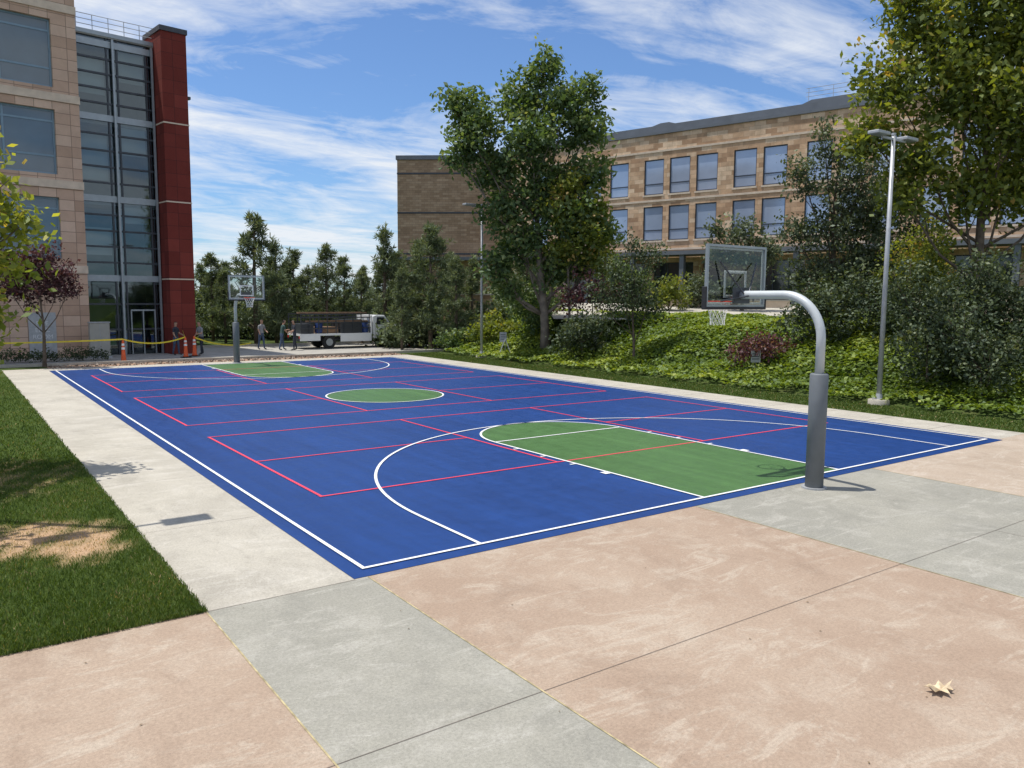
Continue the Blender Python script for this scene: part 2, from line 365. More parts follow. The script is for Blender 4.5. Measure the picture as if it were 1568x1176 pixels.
# ------------------------------------------------------------------ lamps
def lamp(x,y,z0,rz=0):
    e=empty('street_lamp',(x,y,z0),rz)
    B().tube([(0,0,-.3),(0,0,.16),(0,0,.18)],[.3,.3,.27],24).obj('concrete_footing',M['walk'],e,True)
    b=B();b.box(-.14,.14,-.14,.14,.18,.21);b.tube([(0,0,.2),(0,0,.34)],[.11,.085],14);b.obj('base_cover',M['galv'],e)
    B().tube([(0,0,.2),(0,0,7.85)],[.078,.055],16).obj('pole',M['galv'],e,True)
    b=B()
    b.box(-.62,.62,-.03,.03,7.70,7.76);b.tube([(0,0,7.84),(0,0,7.9)],.065,12)
    b.obj('cross_arm',M['galv'],e)
    b=B()
    for s in (-1,1):
        a,c=sorted((s*.45,s*1.08));b.box(a,c,-.17,.17,7.765,7.86)
    b.obj('luminaire_heads',M['galv'],e,bevel=.02)
    b=B()
    for s in (-1,1):
        a,c=sorted((s*.55,s*1.02));b.box(a,c,-.13,.13,7.755,7.763)
    b.obj('lenses',M['alu'],e)
lamp(18.92,4.67,0,0);lamp(19.15,26.5,0.0,0);lamp(-3.85,5.15,0,0)
# ------------------------------------------------------------------ wall with openings
def wall(b,x0,x1,z0,z1,y,ops,depth=.25):
    xs=sorted({x0,x1}|{o[0] for o in ops}|{o[1] for o in ops});zs=sorted({z0,z1}|{o[2] for o in ops}|{o[3] for o in ops})
    for i in range(len(xs)-1):
        for j in range(len(zs)-1):
            xm=(xs[i]+xs[i+1])/2;zm=(zs[j]+zs[j+1])/2
            if any(o[0]<xm<o[1] and o[2]<zm<o[3] for o in ops): continue
            n=len(b.v);b.v+=[(xs[i],y,zs[j]),(xs[i+1],y,zs[j]),(xs[i+1],y,zs[j+1]),(xs[i],y,zs[j+1])];b.f.append([n,n+1,n+2,n+3])
    for a,c,d,e in ops:
        n=len(b.v);b.v+=[(a,y,d),(c,y,d),(c,y,e),(a,y,e),(a,y+depth,d),(c,y+depth,d),(c,y+depth,e),(a,y+depth,e)]
        b.f+=[[n,n+4,n+5,n+1],[n+1,n+5,n+6,n+2],[n+2,n+6,n+7,n+3],[n+3,n+7,n+4,n]]
def window(fr,gl,a,c,d,e,y,mull=(),trans=(),t=.06):
    fr.box(a,c,y-.04,y+.03,d,d+t);fr.box(a,c,y-.04,y+.03,e-t,e);fr.box(a,a+t,y-.04,y+.03,d+t,e-t);fr.box(c-t,c,y-.04,y+.03,d+t,e-t)
    for m_ in mull: fr.box(m_-t/2,m_+t/2,y-.035,y+.03,d+t,e-t)
    for z_ in trans: fr.box(a+t,c-t,y-.03,y+.03,z_-t/2,z_+t/2)
    n=len(gl.v);gl.v+=[(a,y,d),(c,y,d),(c,y,e),(a,y,e)];gl.f.append([n,n+1,n+2,n+3])
# ------------------------------------------------------------------ left building
lb=empty('office_building',(2.45,37.9,0),math.radians(7))
st=B();fr=B();gl=B()
ops=[]
for d,e in ((4.9,7.9),(9.0,12.1),(13.15,16.35)):
    for a in (-4.3,-9.2): ops.append((a,a+3.2,d,e))
wall(st,-16,0,0,20.5,-.35,ops,.3)
n=len(st.v);st.v+=[(0,-.35,0),(0,14,0),(0,14,20.5),(0,-.35,20.5),(-16,-.35,20.5),(-16,14,20.5),(-16,14,0),(-16,-.35,0)];st.f+=[[n,n+1,n+2,n+3],[n+4,n+3,n+2,n+5],[n+7,n+4,n+5,n+6],[n+6,n+5,n+2,n+1]]
st.obj('stone_wall',M['stoneL'],lb)
for a,c,d,e in ops: window(fr,gl,a,c,d,e,-.12,((a+c)/2-.6,),(d+.9,e-.55),.09)
fr.obj('window_frames',M['frameB'],lb);gl.obj('window_glass',M['winL'],lb)
b=B()
for z_ in (4.2,8.35,12.5,16.75): b.box(-16,.03,-.41,-.352,z_,z_+.38)
b.obj('stone_bands',M['bandL'],lb)
b=B();b.box(-2.75,-1.55,-.38,-.352,.05,2.25);b.obj('service_door',M['galv'],lb)
for i,tx in enumerate(('FIRE','ELEC','ROOM')):
    cu=bpy.data.curves.new('lettering','FONT');cu.body=tx;cu.size=.3;cu.align_x='CENTER';cu.extrude=.004
    o=bpy.data.objects.new('lettering_%d'%i,cu);o.location=(-2.15,-.386,1.62-.33*i);o.rotation_euler=(PI/2,0,0);cu.materials.append(M['letter']);link(o,lb)
b=B();X0,X1=.0,5.2
for z_ in (4.0,8.05,12.1,15.75): b.box(X0,X1,-.10,.16,z_-.16,z_+.16)
b.box(X0,X1,-.2,.4,16.1,16.3)
b.obj('spandrel_bands',M['alu'],lb)
b=B()
for x in (.03,1.45,1.95,3.35,4.2,5.1): b.box(x-.04,x+.04,-.06,.10,0,16.05)
lv=[0,4,8.05,12.1,15.75]
for i in range(4):
    for k in range(1,5 if i else 3):
        z_=lv[i]+(lv[i+1]-lv[i])*k/(5 if i else 3); b.box(X0,X1,-.07,.09,z_-.045,z_+.045)
b.obj('mullions',M['dkmetal'],lb)
b=B()
for x in (1.70,3.6): b.box(x-.05,x+.05,-.26,-.16,0,16.0)
for z_ in (1,2.5,4,6,8.05,10,12.1,14,15.75): b.box(1.65,1.75,-.16,-.1,z_-.03,z_+.03);b.box(3.55,3.65,-.16,-.1,z_-.03,z_+.03)
b.obj('external_struts',M['alu'],lb)
mesh('curtain_glass',[(0,0,0),(X1,0,0),(X1,0,16.1),(0,0,16.1)],[(0,1,2,3)],M['glassL'],lb)
b=B();b.box(.01,X1,7.0,7.1,0,16.1);b.box(5.2,5.3,.0,7.1,0,16.1)
b.obj('interior_walls',M['inter'],lb)
b=B();b.box(.1,1.4,.3,.33,5.2,6.6);b.box(.1,1.4,.3,.33,9.0,11.3);b.box(.1,1.4,.3,.33,13.3,15.0);b.box(2.0,3.3,.3,.33,10.4,11.9);b.box(2.0,3.3,.3,.33,14.1,15.6);b.box(2.0,3.3,.3,.33,6.9,7.8)
b.obj('roller_blinds',M['blind'],lb)
b=B()
for z_ in (4,8.05,12.1): b.box(.01,X1,.2,7,z_-.3,z_+.1)
b.box(0,5.3,-.15,14,16.05,16.1)
b.obj('floor_slabs',M['floor'],lb)
b=B();b.tube([(2.3,1.6,0),(2.3,1.6,16)],.2,14);b.tube([(4.4,1.6,0),(4.4,1.6,16)],.2,14);b.obj('interior_columns',M['wpaint'],lb)
b=B()
for z_ in (16.55,16.8,17.05): b.tube([(0,-.05,z_),(3.9,-.05,z_)],.018,6)
for x in np.arange(.1,4,.75): b.tube([(x,-.05,16.3),(x,-.05,17.05)],.018,6)
b.obj('roof_railing',M['galv'],lb)
B().box(3.72,5.02,-1.3,1.2,0,16.7).obj('red_pier',M['redp'],lb)
b=B();b.box(3.66,5.08,-1.36,1.2,16.702,16.95)
b.obj('pier_cap',M['dkmetal'],lb)
b=B()
for z_ in (4.0,8.05,12.1): b.box(3.70,5.04,-1.32,1.2,z_-.035,z_+.035)
b.obj('pier_bands',M['bandL'],lb)
b=B()
for x in (2.1,2.7,3.3): b.box(x-.03,x+.03,-.12,-.07,0,2.3)
b.box(2.07,3.33,-.12,-.07,2.3,2.38); b.obj('entrance_doors',M['alu'],lb)
b=B();b.tube([(5.02,-.9,13.6),(5.22,-1.0,13.6)],.05,8);b.box(5.1,5.24,-1.12,-.88,13.5,13.64);b.obj('security_camera',M['dkmetal'],lb)
e=empty('utility_cabinet',(2.7,36.2,0),0)
b=B();b.box(-.45,.45,-.25,.25,.1,1.75);b.obj('body',M['box'],e,bevel=.03)
b=B();b.box(-.5,.5,-.3,.3,0,.1);b.box(-.48,.48,-.28,.28,1.75,1.8);b.box(-.01,.01,-.262,-.252,.15,1.7);b.box(.05,.08,-.28,-.252,.9,1.05);b.obj('plinth_and_lid',M['galv'],e)
# ------------------------------------------------------------------ right building
rb=empty('sandstone_building',(42.6,44.8,0),math.atan2(-.967,.256))
ops=[]
base=[(1.86,),(5.15,7.47,9.8),(12.9,15.2),(18.4,),(20.65,22.95),(26.0,28.3,30.6),(34,36.3),(-3.1,-.8),(-6.5,)]
for g in base:
    for a in g:
        for d,e in ((7.9,10.65),(11.6,14.4)): ops.append((a,a+1.8,d,e))
gops=[(a,a+3.6,2.4,6.1) for a in np.arange(-7,38,4.4)]
st=B();wall(st,-9,46,1.5,16.35,0,ops+gops,.3)
n=len(st.v);st.v+=[(-9,0,1.5),(-9,18,1.5),(-9,18,16.35),(-9,0,16.35),(46,0,1.5),(46,18,1.5),(46,18,16.35),(46,0,16.35)];st.f+=[[n,n+3,n+2,n+1],[n+4,n+5,n+6,n+7],[n+3,n+7,n+6,n+2]]
st.obj('stone_wall',M['stoneR'],rb)
fr=B();gl=B();gg=B()
for a,c,d,e in ops: window(fr,gl,a,c,d,e,.12,(),(d+.85,),.08)
for a,c,d,e in gops: window(fr,gg,a,c,d,e,.25,(a+1.2,a+2.4),(5.0,),.07)
fr.obj('window_frames',M['frameD'],rb);gl.obj('window_glass',M['winR'],rb);gg.obj('ground_floor_glass',M['winG'],rb)
b=B()
for z_ in (7.1,11.02,14.95): b.box(-9.03,46.03,-.05,-.002,z_,z_+.16)
for a,c,d,e in ops: b.box(a-.08,c+.08,-.06,-.003,d-.14,d-.001)
b.obj('stone_bands',M['bandR'],rb)
b=B();b.box(-9.1,46.1,-.12,.4,16.352,16.55);b.box(-9,46,.42,18,16.36,17.15)
b.prism([(3,17.16),(8,17.16),(6.2,17.7),(5.4,17.7)],2,10);b.prism([(15,17.16),(46,17.16),(46,18.0),(17.5,18.0)],3,12)
b.obj('roof',M['roof'],rb)
b=B();b.box(-8,46,-2.6,-.07,6.55,6.85)
for x in np.arange(-7.6,46,4.4): b.box(x-.18,x+.18,-2.4,-2.04,1.8,6.55)
b.obj('entrance_canopy',M['roof'],rb)
b=B()
for z_ in (18.3,18.6,18.9): b.tube([(17,3.2,z_),(46,3.2,z_)],.02,5)
for x in np.arange(17.2,46,1.8): b.tube([(x,3.2,18.0),(x,3.2,18.9)],.02,5)
b.obj('roof_railing',M['galv'],rb)
wa=site(-11.45,80);wb=site(9,78.5)
ang=math.atan2(wb[1]-wa[1],wb[0]-wa[0]);Lw=math.hypot(wb[0]-wa[0],wb[1]-wa[1])
wg=empty('brick_building',(wa[0],wa[1],0),ang)
B().box(0,Lw,0,12,0,16.6).obj('brick_wall',M['brickW'],wg)
b=B();b.box(-.12,Lw,-.12,12,16.602,17.0);b.obj('coping',M['roof'],wg)
b=B()
for z_ in (7.4,11.4,15.2): b.box(-.03,Lw,-.05,-.002,z_,z_+.15)
b.obj('bands',M['dkmetal'],wg)
B().box(-1.2,10,-1.5,-.06,6.8,7.1).obj('canopy',M['roof'],wg)
q=[site(2.0,38.5),site(15,38),site(20,53),site(2.0,54)]
mesh('terrace_pavement',[(q[0][0],q[0][1],2.13),(q[1][0],q[1][1],2.13),(q[2][0],q[2][1],2.83),(q[3][0],q[3][1],2.83)],[(0,1,2,3)],M['walk'])
def sitewall(name,l0,d0,l1,d1,z0,z1,th,mat):
    a=site(l0,d0);c=site(l1,d1);e=empty(name,(a[0],a[1],0),math.atan2(c[1]-a[1],c[0]-a[0]))
    ln=math.hypot(c[0]-a[0],c[1]-a[1]);B().box(0,ln,0,th,z0,z1).obj('wall_body',mat,e)
    B().box(-.04,ln+.04,-.04,th+.04,z1+.001,z1+.09).obj('wall_cap',M['walk'],e);return e
sitewall('retaining_wall',7.5,50,17.0,49,1.2,3.05,.4,M['bandR'])
sitewall('stone_garden_wall',-4.5,52,-1.4,51,0,3.3,.4,M['stoneR'])
sitewall('stone_garden_wall',19.5,33,23,31,1.0,3.6,.4,M['bandR'])
# ------------------------------------------------------------------ foliage
def quads_obj(name,P,U,Vv,var,mat,parent=None):
    n=len(P)
    v=np.empty((n,4,3));v[:,0]=P-U;v[:,1]=P-Vv;v[:,2]=P+U;v[:,3]=P+Vv
    m=bpy.data.meshes.new(name);m.vertices.add(4*n);m.vertices.foreach_set('co',v.reshape(-1).astype(np.float32))
    m.loops.add(4*n);m.loops.foreach_set('vertex_index',np.arange(4*n,dtype=np.int32))
    m.polygons.add(n);m.polygons.foreach_set('loop_start',np.arange(0,4*n,4,dtype=np.int32))
    m.polygons.foreach_set('loop_total',np.full(n,4,dtype=np.int32))
    at=m.attributes.new('var','FLOAT','POINT');at.data.foreach_set('value',np.repeat(var,4).astype(np.float32))
    m.update();m.validate();m.materials.append(mat)
    o=bpy.data.objects.new(name,m);return link(o,parent)
def unit(n):
    a=rng.normal(size=(n,3));return a/np.linalg.norm(a,axis=1,keepdims=True)
def crown(clumps,leaf=.12,tw=26,per=14,sig=.2,asp=.55,up=.5,bright=0):
    P=[];VR=[]
    for c in clumps:
        cx,cy,cz,rx,ry,rz=c[:6]
        nt_=max(6,int(tw*((rx*ry*rz)**(2/3))*1.9))
        d=unit(nt_);d[:,2]=d[:,2]*.95+.05
        r=rng.random(nt_)**.42
        r*= .82+.33*np.sin(d[:,0]*5+cx*3)*np.cos(d[:,2]*4+cy*2)+.16*rng.random(nt_)
        q=np.array([cx,cy,cz])+d*r[:,None]*np.array([rx,ry,rz])
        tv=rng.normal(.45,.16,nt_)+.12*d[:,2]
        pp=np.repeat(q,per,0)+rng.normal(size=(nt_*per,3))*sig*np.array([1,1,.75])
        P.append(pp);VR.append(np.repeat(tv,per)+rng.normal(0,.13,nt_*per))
    P=np.concatenate(P);var=np.clip(np.concatenate(VR)+bright,0,1);n=len(P)
    nn=unit(n);nn[:,2]+=up;nn/=np.linalg.norm(nn,axis=1,keepdims=True)
    U=np.cross(nn,unit(n));U/=np.linalg.norm(U,axis=1,keepdims=True);Vv=np.cross(nn,U)
    s=leaf*(.55+.8*rng.random(n))[:,None]
    return P,U*s,Vv*s*asp,var
def tree(name,x,y,z0,clumps,mat,bark,tr=.2,h=None,leaf=.12,tw=26,per=14,sig=.2,asp=.55,lean=(0,0),bright=0,limb=1.0,up=.5):
    """clumps: (right, ahead, height, rx, ry, rz) metres about the trunk foot"""
    e=empty(name,(x,y,z0))
    cl=[]
    for c in clumps:
        a,b_,zz=c[:3];r=c[3:]
        if len(r)==1: r=(r[0],r[0],r[0])
        cl.append((a*RX+b_*FX,a*RY+b_*FY,zz)+tuple(r))
    top=h or max(c[2] for c in cl)
    sp=[]
    for i in range(9):
        t=i/8;sp.append(Vector((lean[0]*t+.12*math.sin(t*5+x)*t*top*.2,lean[1]*t+.12*math.cos(t*4+y)*t*top*.2,-.3+t*(top*.93))))
    b=B();b.tube(sp,[tr*(1.35 if i==0 else 1)*(1-.85*i/8) for i in range(9)],10)
    for c in cl:
        if limb<=0: break
        ctr=Vector(c[:3]);t=max(.18,min(.9,(c[2]-.35*top*.5)/top*.75));f=t*8;i=int(f);s0=sp[i].lerp(sp[min(i+1,8)],f-i)
        mid=s0.lerp(ctr,.5)+Vector((0,0,-.12*(ctr-s0).length))
        r0=max(.025,tr*(1-.85*t)*.5)*limb
        b.tube([s0,mid,ctr],[r0,r0*.65,r0*.3],6)
        for k in range(4):
            d=Vector(unit(1)[0]);q=ctr+Vector((d.x*c[3],d.y*c[4],abs(d.z)*c[5]))*.75
            b.tube([mid.lerp(ctr,.3+.2*k),q],[r0*.35,.008],5,False)
    b.obj('trunk_and_limbs',bark,e,True)
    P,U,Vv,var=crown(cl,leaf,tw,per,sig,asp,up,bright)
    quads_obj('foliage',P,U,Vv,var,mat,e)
    return e
T1=[(-.2,0,13.5,.9,1.0,1.3),(-1.2,.5,12.3,1.35),(.8,-.3,12.0,1.25),(2.1,.2,12.5,.6,.7,1.2),(1.8,0,10.7,1.3),(-.8,-.6,10.3,1.8),(-3.6,.2,11.6,1.2),(-4.7,0,12.0,.75),(-3.6,-.3,10.3,1.4),
(-2.6,.4,8.9,1.4),(-4.4,0,9.5,.8),(-.2,.4,8.0,1.8),(2.0,-.2,8.6,1.25),(1.2,-.6,6.5,1.7),(2.6,.3,5.9,1.15),(-1.2,0,5.3,1.45),(-2.2,.2,6.9,1.2),(-2.5,-.3,4.1,1.0),(.5,.2,4.1,1.3),(2.1,.3,4.2,.95),(-1.9,0,3.0,.75)]
x,y=site(1.7,40);tree('broadleaf_tree',x,y,float(terrain(x,y)),T1,L_main,M['barkp'],.24,12,.13,31,15,.23,lean=(-.5,.2),bright=.05)
x,y=site(2.8,39.0);P=[(-.4,0,6.7,1.2),(.6,0,5.6,1.3),(0,0,7.8,.8),(1.1,0,7.0,.7),(-.2,0,4.6,1.0),(1.4,0,4.2,.8)]
tree('broadleaf_tree',x,y,float(terrain(x,y)),P,L_yel,M['barkp'],.09,7,.12,28,15,.22,bright=.06)
x,y=site(5.2,34)
tree('purple_leaf_tree',x,y,float(terrain(x,y)),[(0,0,3.4,1.1),(-.9,0,3.9,.8),(.6,0,4.5,.8),(-.4,.2,2.6,1.1),(.5,0,2.4,.8),(-1.5,0,2.9,.7),(-.2,0,5.0,.5)],L_dark,M['bark'],.07,4.5,.07,36,13,.16,bright=.08)
x,y=site(3.8,38)
tree('purple_leaf_tree',x,y,float(terrain(x,y)),[(0,0,2.5,1.1),(-1,0,2.2,.9),(1.0,0,2.4,.9)],L_purple,M['bark'],.07,2.6,.08,28,13,.16)
x,y=site(12.8,32);z0=float(terrain(x,y))
tree('olive_tree',x,y,z0,[(-.6,0,7.1,.6,.6,1.1),(-1.4,0,5.7,.95),(.3,0,5.2,1.15),(1.3,.2,4.4,1.1),(-.3,0,3.6,1.3),(-1.5,.2,3.5,.85),(1.5,0,2.6,1.1),(.1,0,1.9,1.2),(-1.2,0,1.8,.9),(1.1,0,6.0,.65),(.2,0,6.4,.7)],L_olive,M['bark'],.16,6.6,.08,38,14,.2,bright=.03)
x,y=site(15.4,33);z0=float(terrain(x,y))
tree('olive_tree',x,y,z0,[(0,0,5.2,1.2),(-1.2,0,4,1.1),(1.1,0,3.9,1.2),(0,0,2.6,1.3),(1.6,0,2.0,1.2),(-1.3,0,1.7,1.2)],L_dark,M['bark'],.16,5,.09,30,13,.2,bright=.06)
x,y=site(13.2,46);z0=float(terrain(x,y))
tree('olive_tree',x,y,z0,[(0,0,4.6,1.2),(-1.3,0,3.6,1.1),(1.2,0,3.7,1.2),(0,0,2.5,1.3),(-1.6,0,5.1,.6)],L_olive,M['bark'],.14,4.5,.12,24,12,.22)
x,y=site(15.4,26.5);z0=float(terrain(x,y))
T4=[(-.2,0,10.6,1.5),(-2.2,0,9.7,1.3),(-3.3,0,8.0,1.2),(-1.4,-.4,7.8,1.6),(1.3,0,9.4,1.7),(-3.7,.2,6.3,.95),(-2.1,0,5.7,1.25),(.3,-.5,6.8,1.7),(2.2,0,7.2,1.6),(.9,.4,4.9,1.5),(-.7,0,4.5,1.0),(2.6,0,5.0,1.4),(-2.6,.1,4.4,.85),(3.6,0,8.8,1.6),(3.8,.3,6,1.5),(.8,0,11.5,1.3),(-1.6,0,11.4,1.1),(2.6,0,11.2,1.4),(-3.0,0,10.6,.8),(-.3,.5,8.9,1.5)]
tree('sycamore_tree',x,y,z0,T4,L_yel,M['bark'],.2,9.5,.115,34,15,.26,bright=.0,limb=.8)
def bush(name,lat,dep,h,r,mat,leaf=.07,tw=34,bright=0,n=5):
    x,y=site(lat,dep);z0=float(terrain(x,y));cl=[]
    for k in range(n):
        a=2*PI*k/n+lat;q=r*.5
        cl.append((q*math.cos(a),q*math.sin(a),h*(.35+.22*(k%3)),r*.6,r*.6,h*.36))
    cl.append((0,0,h*.62,r*.6,r*.6,h*.38))
    return tree(name,x,y,z0,cl,mat,M['bark'],.05,h*.7,leaf,tw,13,.15,bright=bright,limb=.6)
bush('dark_shrub',12.6,24,3.7,1.6,L_dark,.065,36,.05);bush('dark_shrub',14.4,24.5,3.3,1.6,L_dark,.065,36,.08);bush('dark_shrub',13.4,22.6,2.2,1.4,L_dark,.06,40,.08)
bush('dark_shrub',15.8,23.5,2.8,1.7,L_dark,.065,36,.05);bush('green_shrub',14.6,28.5,3.8,1.6,L_yel,.08,28,.05)
bush('dark_shrub',11.4,29.5,2.4,1.5,L_dark,.075,28,.08);bush('dark_shrub',13.2,28.5,2.5,1.6,L_dark,.075,28,.05)
bush('red_tinged_shrub',9.2,29.5,1.25,1.2,L_purple,.07,28,.15);bush('dark_shrub',3.2,36.5,2.1,1.6,L_dark,.08,28,0.05);bush('dark_shrub',1.0,42,2.8,1.6,L_main,.09,22,0)
bush('green_shrub',9.0,46,2.3,1.3,L_yel,.1,22,-.05);bush('green_shrub',7.2,50,3.4,1.6,L_main,.11,20,0);bush('green_shrub',11.6,49,2.6,1.5,L_olive,.1,20,0)
bush('green_shrub',-1.0,44,1.5,1.6,L_yel,.1,22,0);bush('green_shrub',-3.2,46,1.3,1.5,L_main,.1,22,0.05)
def pinemesh(seed,h=6.0,r=1.7):
    g=np.random.default_rng(seed);P=[];tv=[]
    b=B();b.tube([(0,0,-.3),(.05,0,h*.5),(0,.05,h*.97)],[.13,.09,.02],8)
    nb=int(h*8)
    for k in range(nb):
        t=g.random()**.85;z_=.5+t*(h-.6);L_=r*(1-t)**.7*(.45+.7*g.random())+.15;a=g.random()*2*PI
        tip=np.array([math.cos(a)*L_,math.sin(a)*L_,z_+L_*.45])
        b.tube([(0,0,z_-.1),tuple(tip)],[.025,.008],4,False)
        m_=int(4+L_*8)
        for j in range(m_):
            s=.35+.7*j/m_;c=np.array([0,0,z_-.1])*(1-s)+tip*s+g.normal(size=3)*.11
            P.append(c);tv.append(g.normal(.5,.15)+.12*(z_/h))
    P=np.array(P);tv=np.array(tv);per=12
    C=np.repeat(P,per,0);n=len(C);d=g.normal(size=(n,3));d[:,2]+=.7;d/=np.linalg.norm(d,axis=1,keepdims=True)
    ln=(.10+.09*g.random(n))[:,None]
    sd=np.cross(d,g.normal(size=(n,3)));sd/=np.linalg.norm(sd,axis=1,keepdims=True)
    return b,C+d*ln,d*ln,sd*.024,np.clip(np.repeat(tv,per)+g.normal(0,.1,n),0,1)
protos=[]
for s in range(5):
    b,P,U,Vv,var=pinemesh(s+3,6.0,(1.5,2.1,1.7,1.2,1.9)[s])
    t=b.obj('tmp',M['bark'],None,True);f=quads_obj('tmp2',P,U,Vv,var,L_pine);protos.append((t.data,f.data))
    bpy.data.objects.remove(t);bpy.data.objects.remove(f)
pl=[(-20.7,55,6),(-21.2,59,5.6),(-16.4,51,8.2),(-16.0,54,6.7),(-15.6,57,6.4),(-12.3,53,6.5),(-12.0,57,5.9),(-11.4,61,5.4),(-8.3,52,7.4),(-7.9,55,6.2),(-5.9,50,6.6),(-5.0,48.5,7.4),(-3.3,47,5.4),(-2.5,50,5.2),
(-23.4,60,5.5),(-18.4,60,5.2),(-13.8,54,5.0),(-10.2,54,4.8),(-6.6,47.5,4.6),(-9.4,58,5.4),(-19.1,53,4.8),(-17.5,62,5.5),(-4.2,53,6.0),(-.6,53,5.5),(-22,52.5,4.0),(-14.9,51.5,4.4),(.9,52,5)]
for i,(a,d,h) in enumerate(pl):
    x,y=site(a,d);e=empty('pine_tree',(x,y,float(terrain(x,y))),i*1.7);k=h/6.0
    e.scale=(k*.95,k*.95,k)
    for nm,dt in zip(('trunk_and_branches','needles'),protos[i%5]): link(bpy.data.objects.new(nm,dt),e)
cl=[]
for i in range(60):
    a=-25+27*i/60+rng.random();d=56+7*rng.random();x,y=site(a,d);cl.append((x,y,float(terrain(x,y))+1.2+.6*rng.random(),1.6,1.6,1.3+.6*rng.random()))
for i in range(26):
    a=-8.5+12*i/26;d=49+2*rng.random();x,y=site(a,d);cl.append((x,y,float(terrain(x,y))+.8,1.1,1.1,.9+.4*rng.random()))
P,U,Vv,var=crown(cl,.15,13,12,.28,bright=.08);quads_obj('distant_foliage',P,U,Vv,var,L_pine)
cl=[(-5+.42*i,34.6+.25*math.sin(i*2.1),.3,.42,.45,.34) for i in range(19)]
P,U,Vv,var=crown(cl,.05,60,14,.1);quads_obj('low_hedge',P,U,Vv,var,L_dark)
tree('purple_leaf_tree',-.15,31.6,0,[(0,0,4.6,.9),(-.9,0,4.1,.9),(.9,0,3.9,.8),(0,0,3.5,1.0),(-1.3,0,3.3,.7),(1.2,0,3.3,.5),(-1.8,0,4.6,.7)],L_purple,M['bark'],.09,4.4,.08,42,14,.16)
SY=[(2.5,.1,5.0,.6,.5,.65),(2.8,.3,4.3,.55,.5,.5),(2.7,.2,3.5,.5,.5,.5),(2.45,.2,2.75,.5,.4,.45),(2.3,-.2,2.1,.35,.4,.35),(1.7,0,5.6,.9),(.8,-.8,6,1.1),(0,0,7,1.3),(1.2,-1.8,5.4,1.0),(-.9,.5,6,1.2),(1.8,.2,3.8,.7),(1.3,-.3,4.5,.9),(1.0,-1.2,4.8,1.0),(.6,-2.6,5.2,1.0)]
tree('sycamore_tree',-5.05,9.9,0,SY,L_fore,M['barkp'],.16,6,.085,46,12,.16,bright=.08)
tree('sycamore_tree',-6.2,4.2,0,[(0,0,5,1.2),(1,-.3,4.5,.9),(-.9,.4,4.6,1.0),(.5,1.1,4.7,.9),(.2,-1.2,5.3,.9),(0,0,6.1,.9)],L_fore,M['barkp'],.13,5,.10,36,12,.17,bright=.1)
# ------------------------------------------------------------------ ivy bank
n=100000
x=18.3+rng.random(n)**.8*9.5;y=-5+rng.random(n)*40
dense=np.sin(x*2.1+y*1.3)+np.sin(y*2.7-x*1.1)+rng.normal(0,.8,n)
edge=18.75+.65*np.maximum(0,y-29)+.18*np.sin(y*1.9)+.12*np.sin(y*5.3)+rng.normal(0,.07,n)
k=(x>edge)&(dense>-1.9);x=x[k];y=y[k];n=len(x)
hgt=.10+.16*np.abs(np.sin(x*1.7+y*.9)*np.cos(y*1.6-x*.8))+.12*rng.random(n)
P=np.stack([x,y,terrain(x,y)+hgt],1)
nn=unit(n)*.75;nn[:,2]+=1.0;nn/=np.linalg.norm(nn,axis=1,keepdims=True);U=np.cross(nn,unit(n));U/=np.linalg.norm(U,axis=1,keepdims=True);Vv=np.cross(nn,U)
s=(.045+.055*rng.random(n))[:,None]
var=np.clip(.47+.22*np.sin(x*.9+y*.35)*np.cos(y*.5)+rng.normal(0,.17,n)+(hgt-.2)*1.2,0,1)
quads_obj('ivy_groundcover',P,U*s,Vv*s*.8,var,L_ivy)
# ------------------------------------------------------------------ lawn
def bare(x,y):
    def blob(cx,cy,rx,ry): return np.clip(1.3-np.sqrt(((x-cx)/rx)**2+((y-cy)/ry)**2),0,1)
    br=np.clip(1.1*blob(-2.75,3.3,.75,.75)+blob(-3.6,3.7,1.0,.6)+blob(-2.4,2.6,.45,.6)+.3*blob(-3.2,7.5,1.2,1.5)+.5*blob(-4.5,1.3,.5,.4),0,1)
    wob=.30*np.sin(x*5+y*3)*np.sin(y*6-x*2)+.2*np.sin(x*13-y*9)
    return np.clip(br*.9+wob*(br>.02),0,1)
m,nt,p,_=newmat('lawn_soil')
a=noise(nt,1.1,6,.7);b_=noise(nt,30,4,.7)
at=N(nt,'ShaderNodeAttribute',attribute_name='var')
c=ramp(nt,a,[(.35,(.04,.07,.014)),(.65,(.07,.10,.022))]);c=mix(nt,c,(.42,.28,.17),at.outputs['Fac']);c=mix(nt,c,ramp(nt,b_,[(.3,.6),(.7,1.3)]),1.0,'MULTIPLY')
nt.links.new(c,p.inputs['Base Color']);p.inputs['Roughness'].default_value=.95;p.inputs['Specular IOR Level'].default_value=.1
lawn=empty('lawn')
lx=np.concatenate([[-26,-14],np.arange(-8,-1.78,.12),[-1.775]]);ly=np.concatenate([np.arange(-.24,10,.12),[12,20,27.4]])
XX,YY=np.meshgrid(lx,ly);V=np.stack([XX.ravel(),YY.ravel(),np.full(XX.size,.006)],1);nx=len(lx)
o=mesh('turf_base',V,[(j*nx+i,j*nx+i+1,(j+1)*nx+i+1,(j+1)*nx+i) for j in range(len(ly)-1) for i in range(nx-1)],m,lawn)
at=o.data.attributes.new('var','FLOAT','POINT');at.data.foreach_set('value',bare(V[:,0],V[:,1]).astype(np.float32))
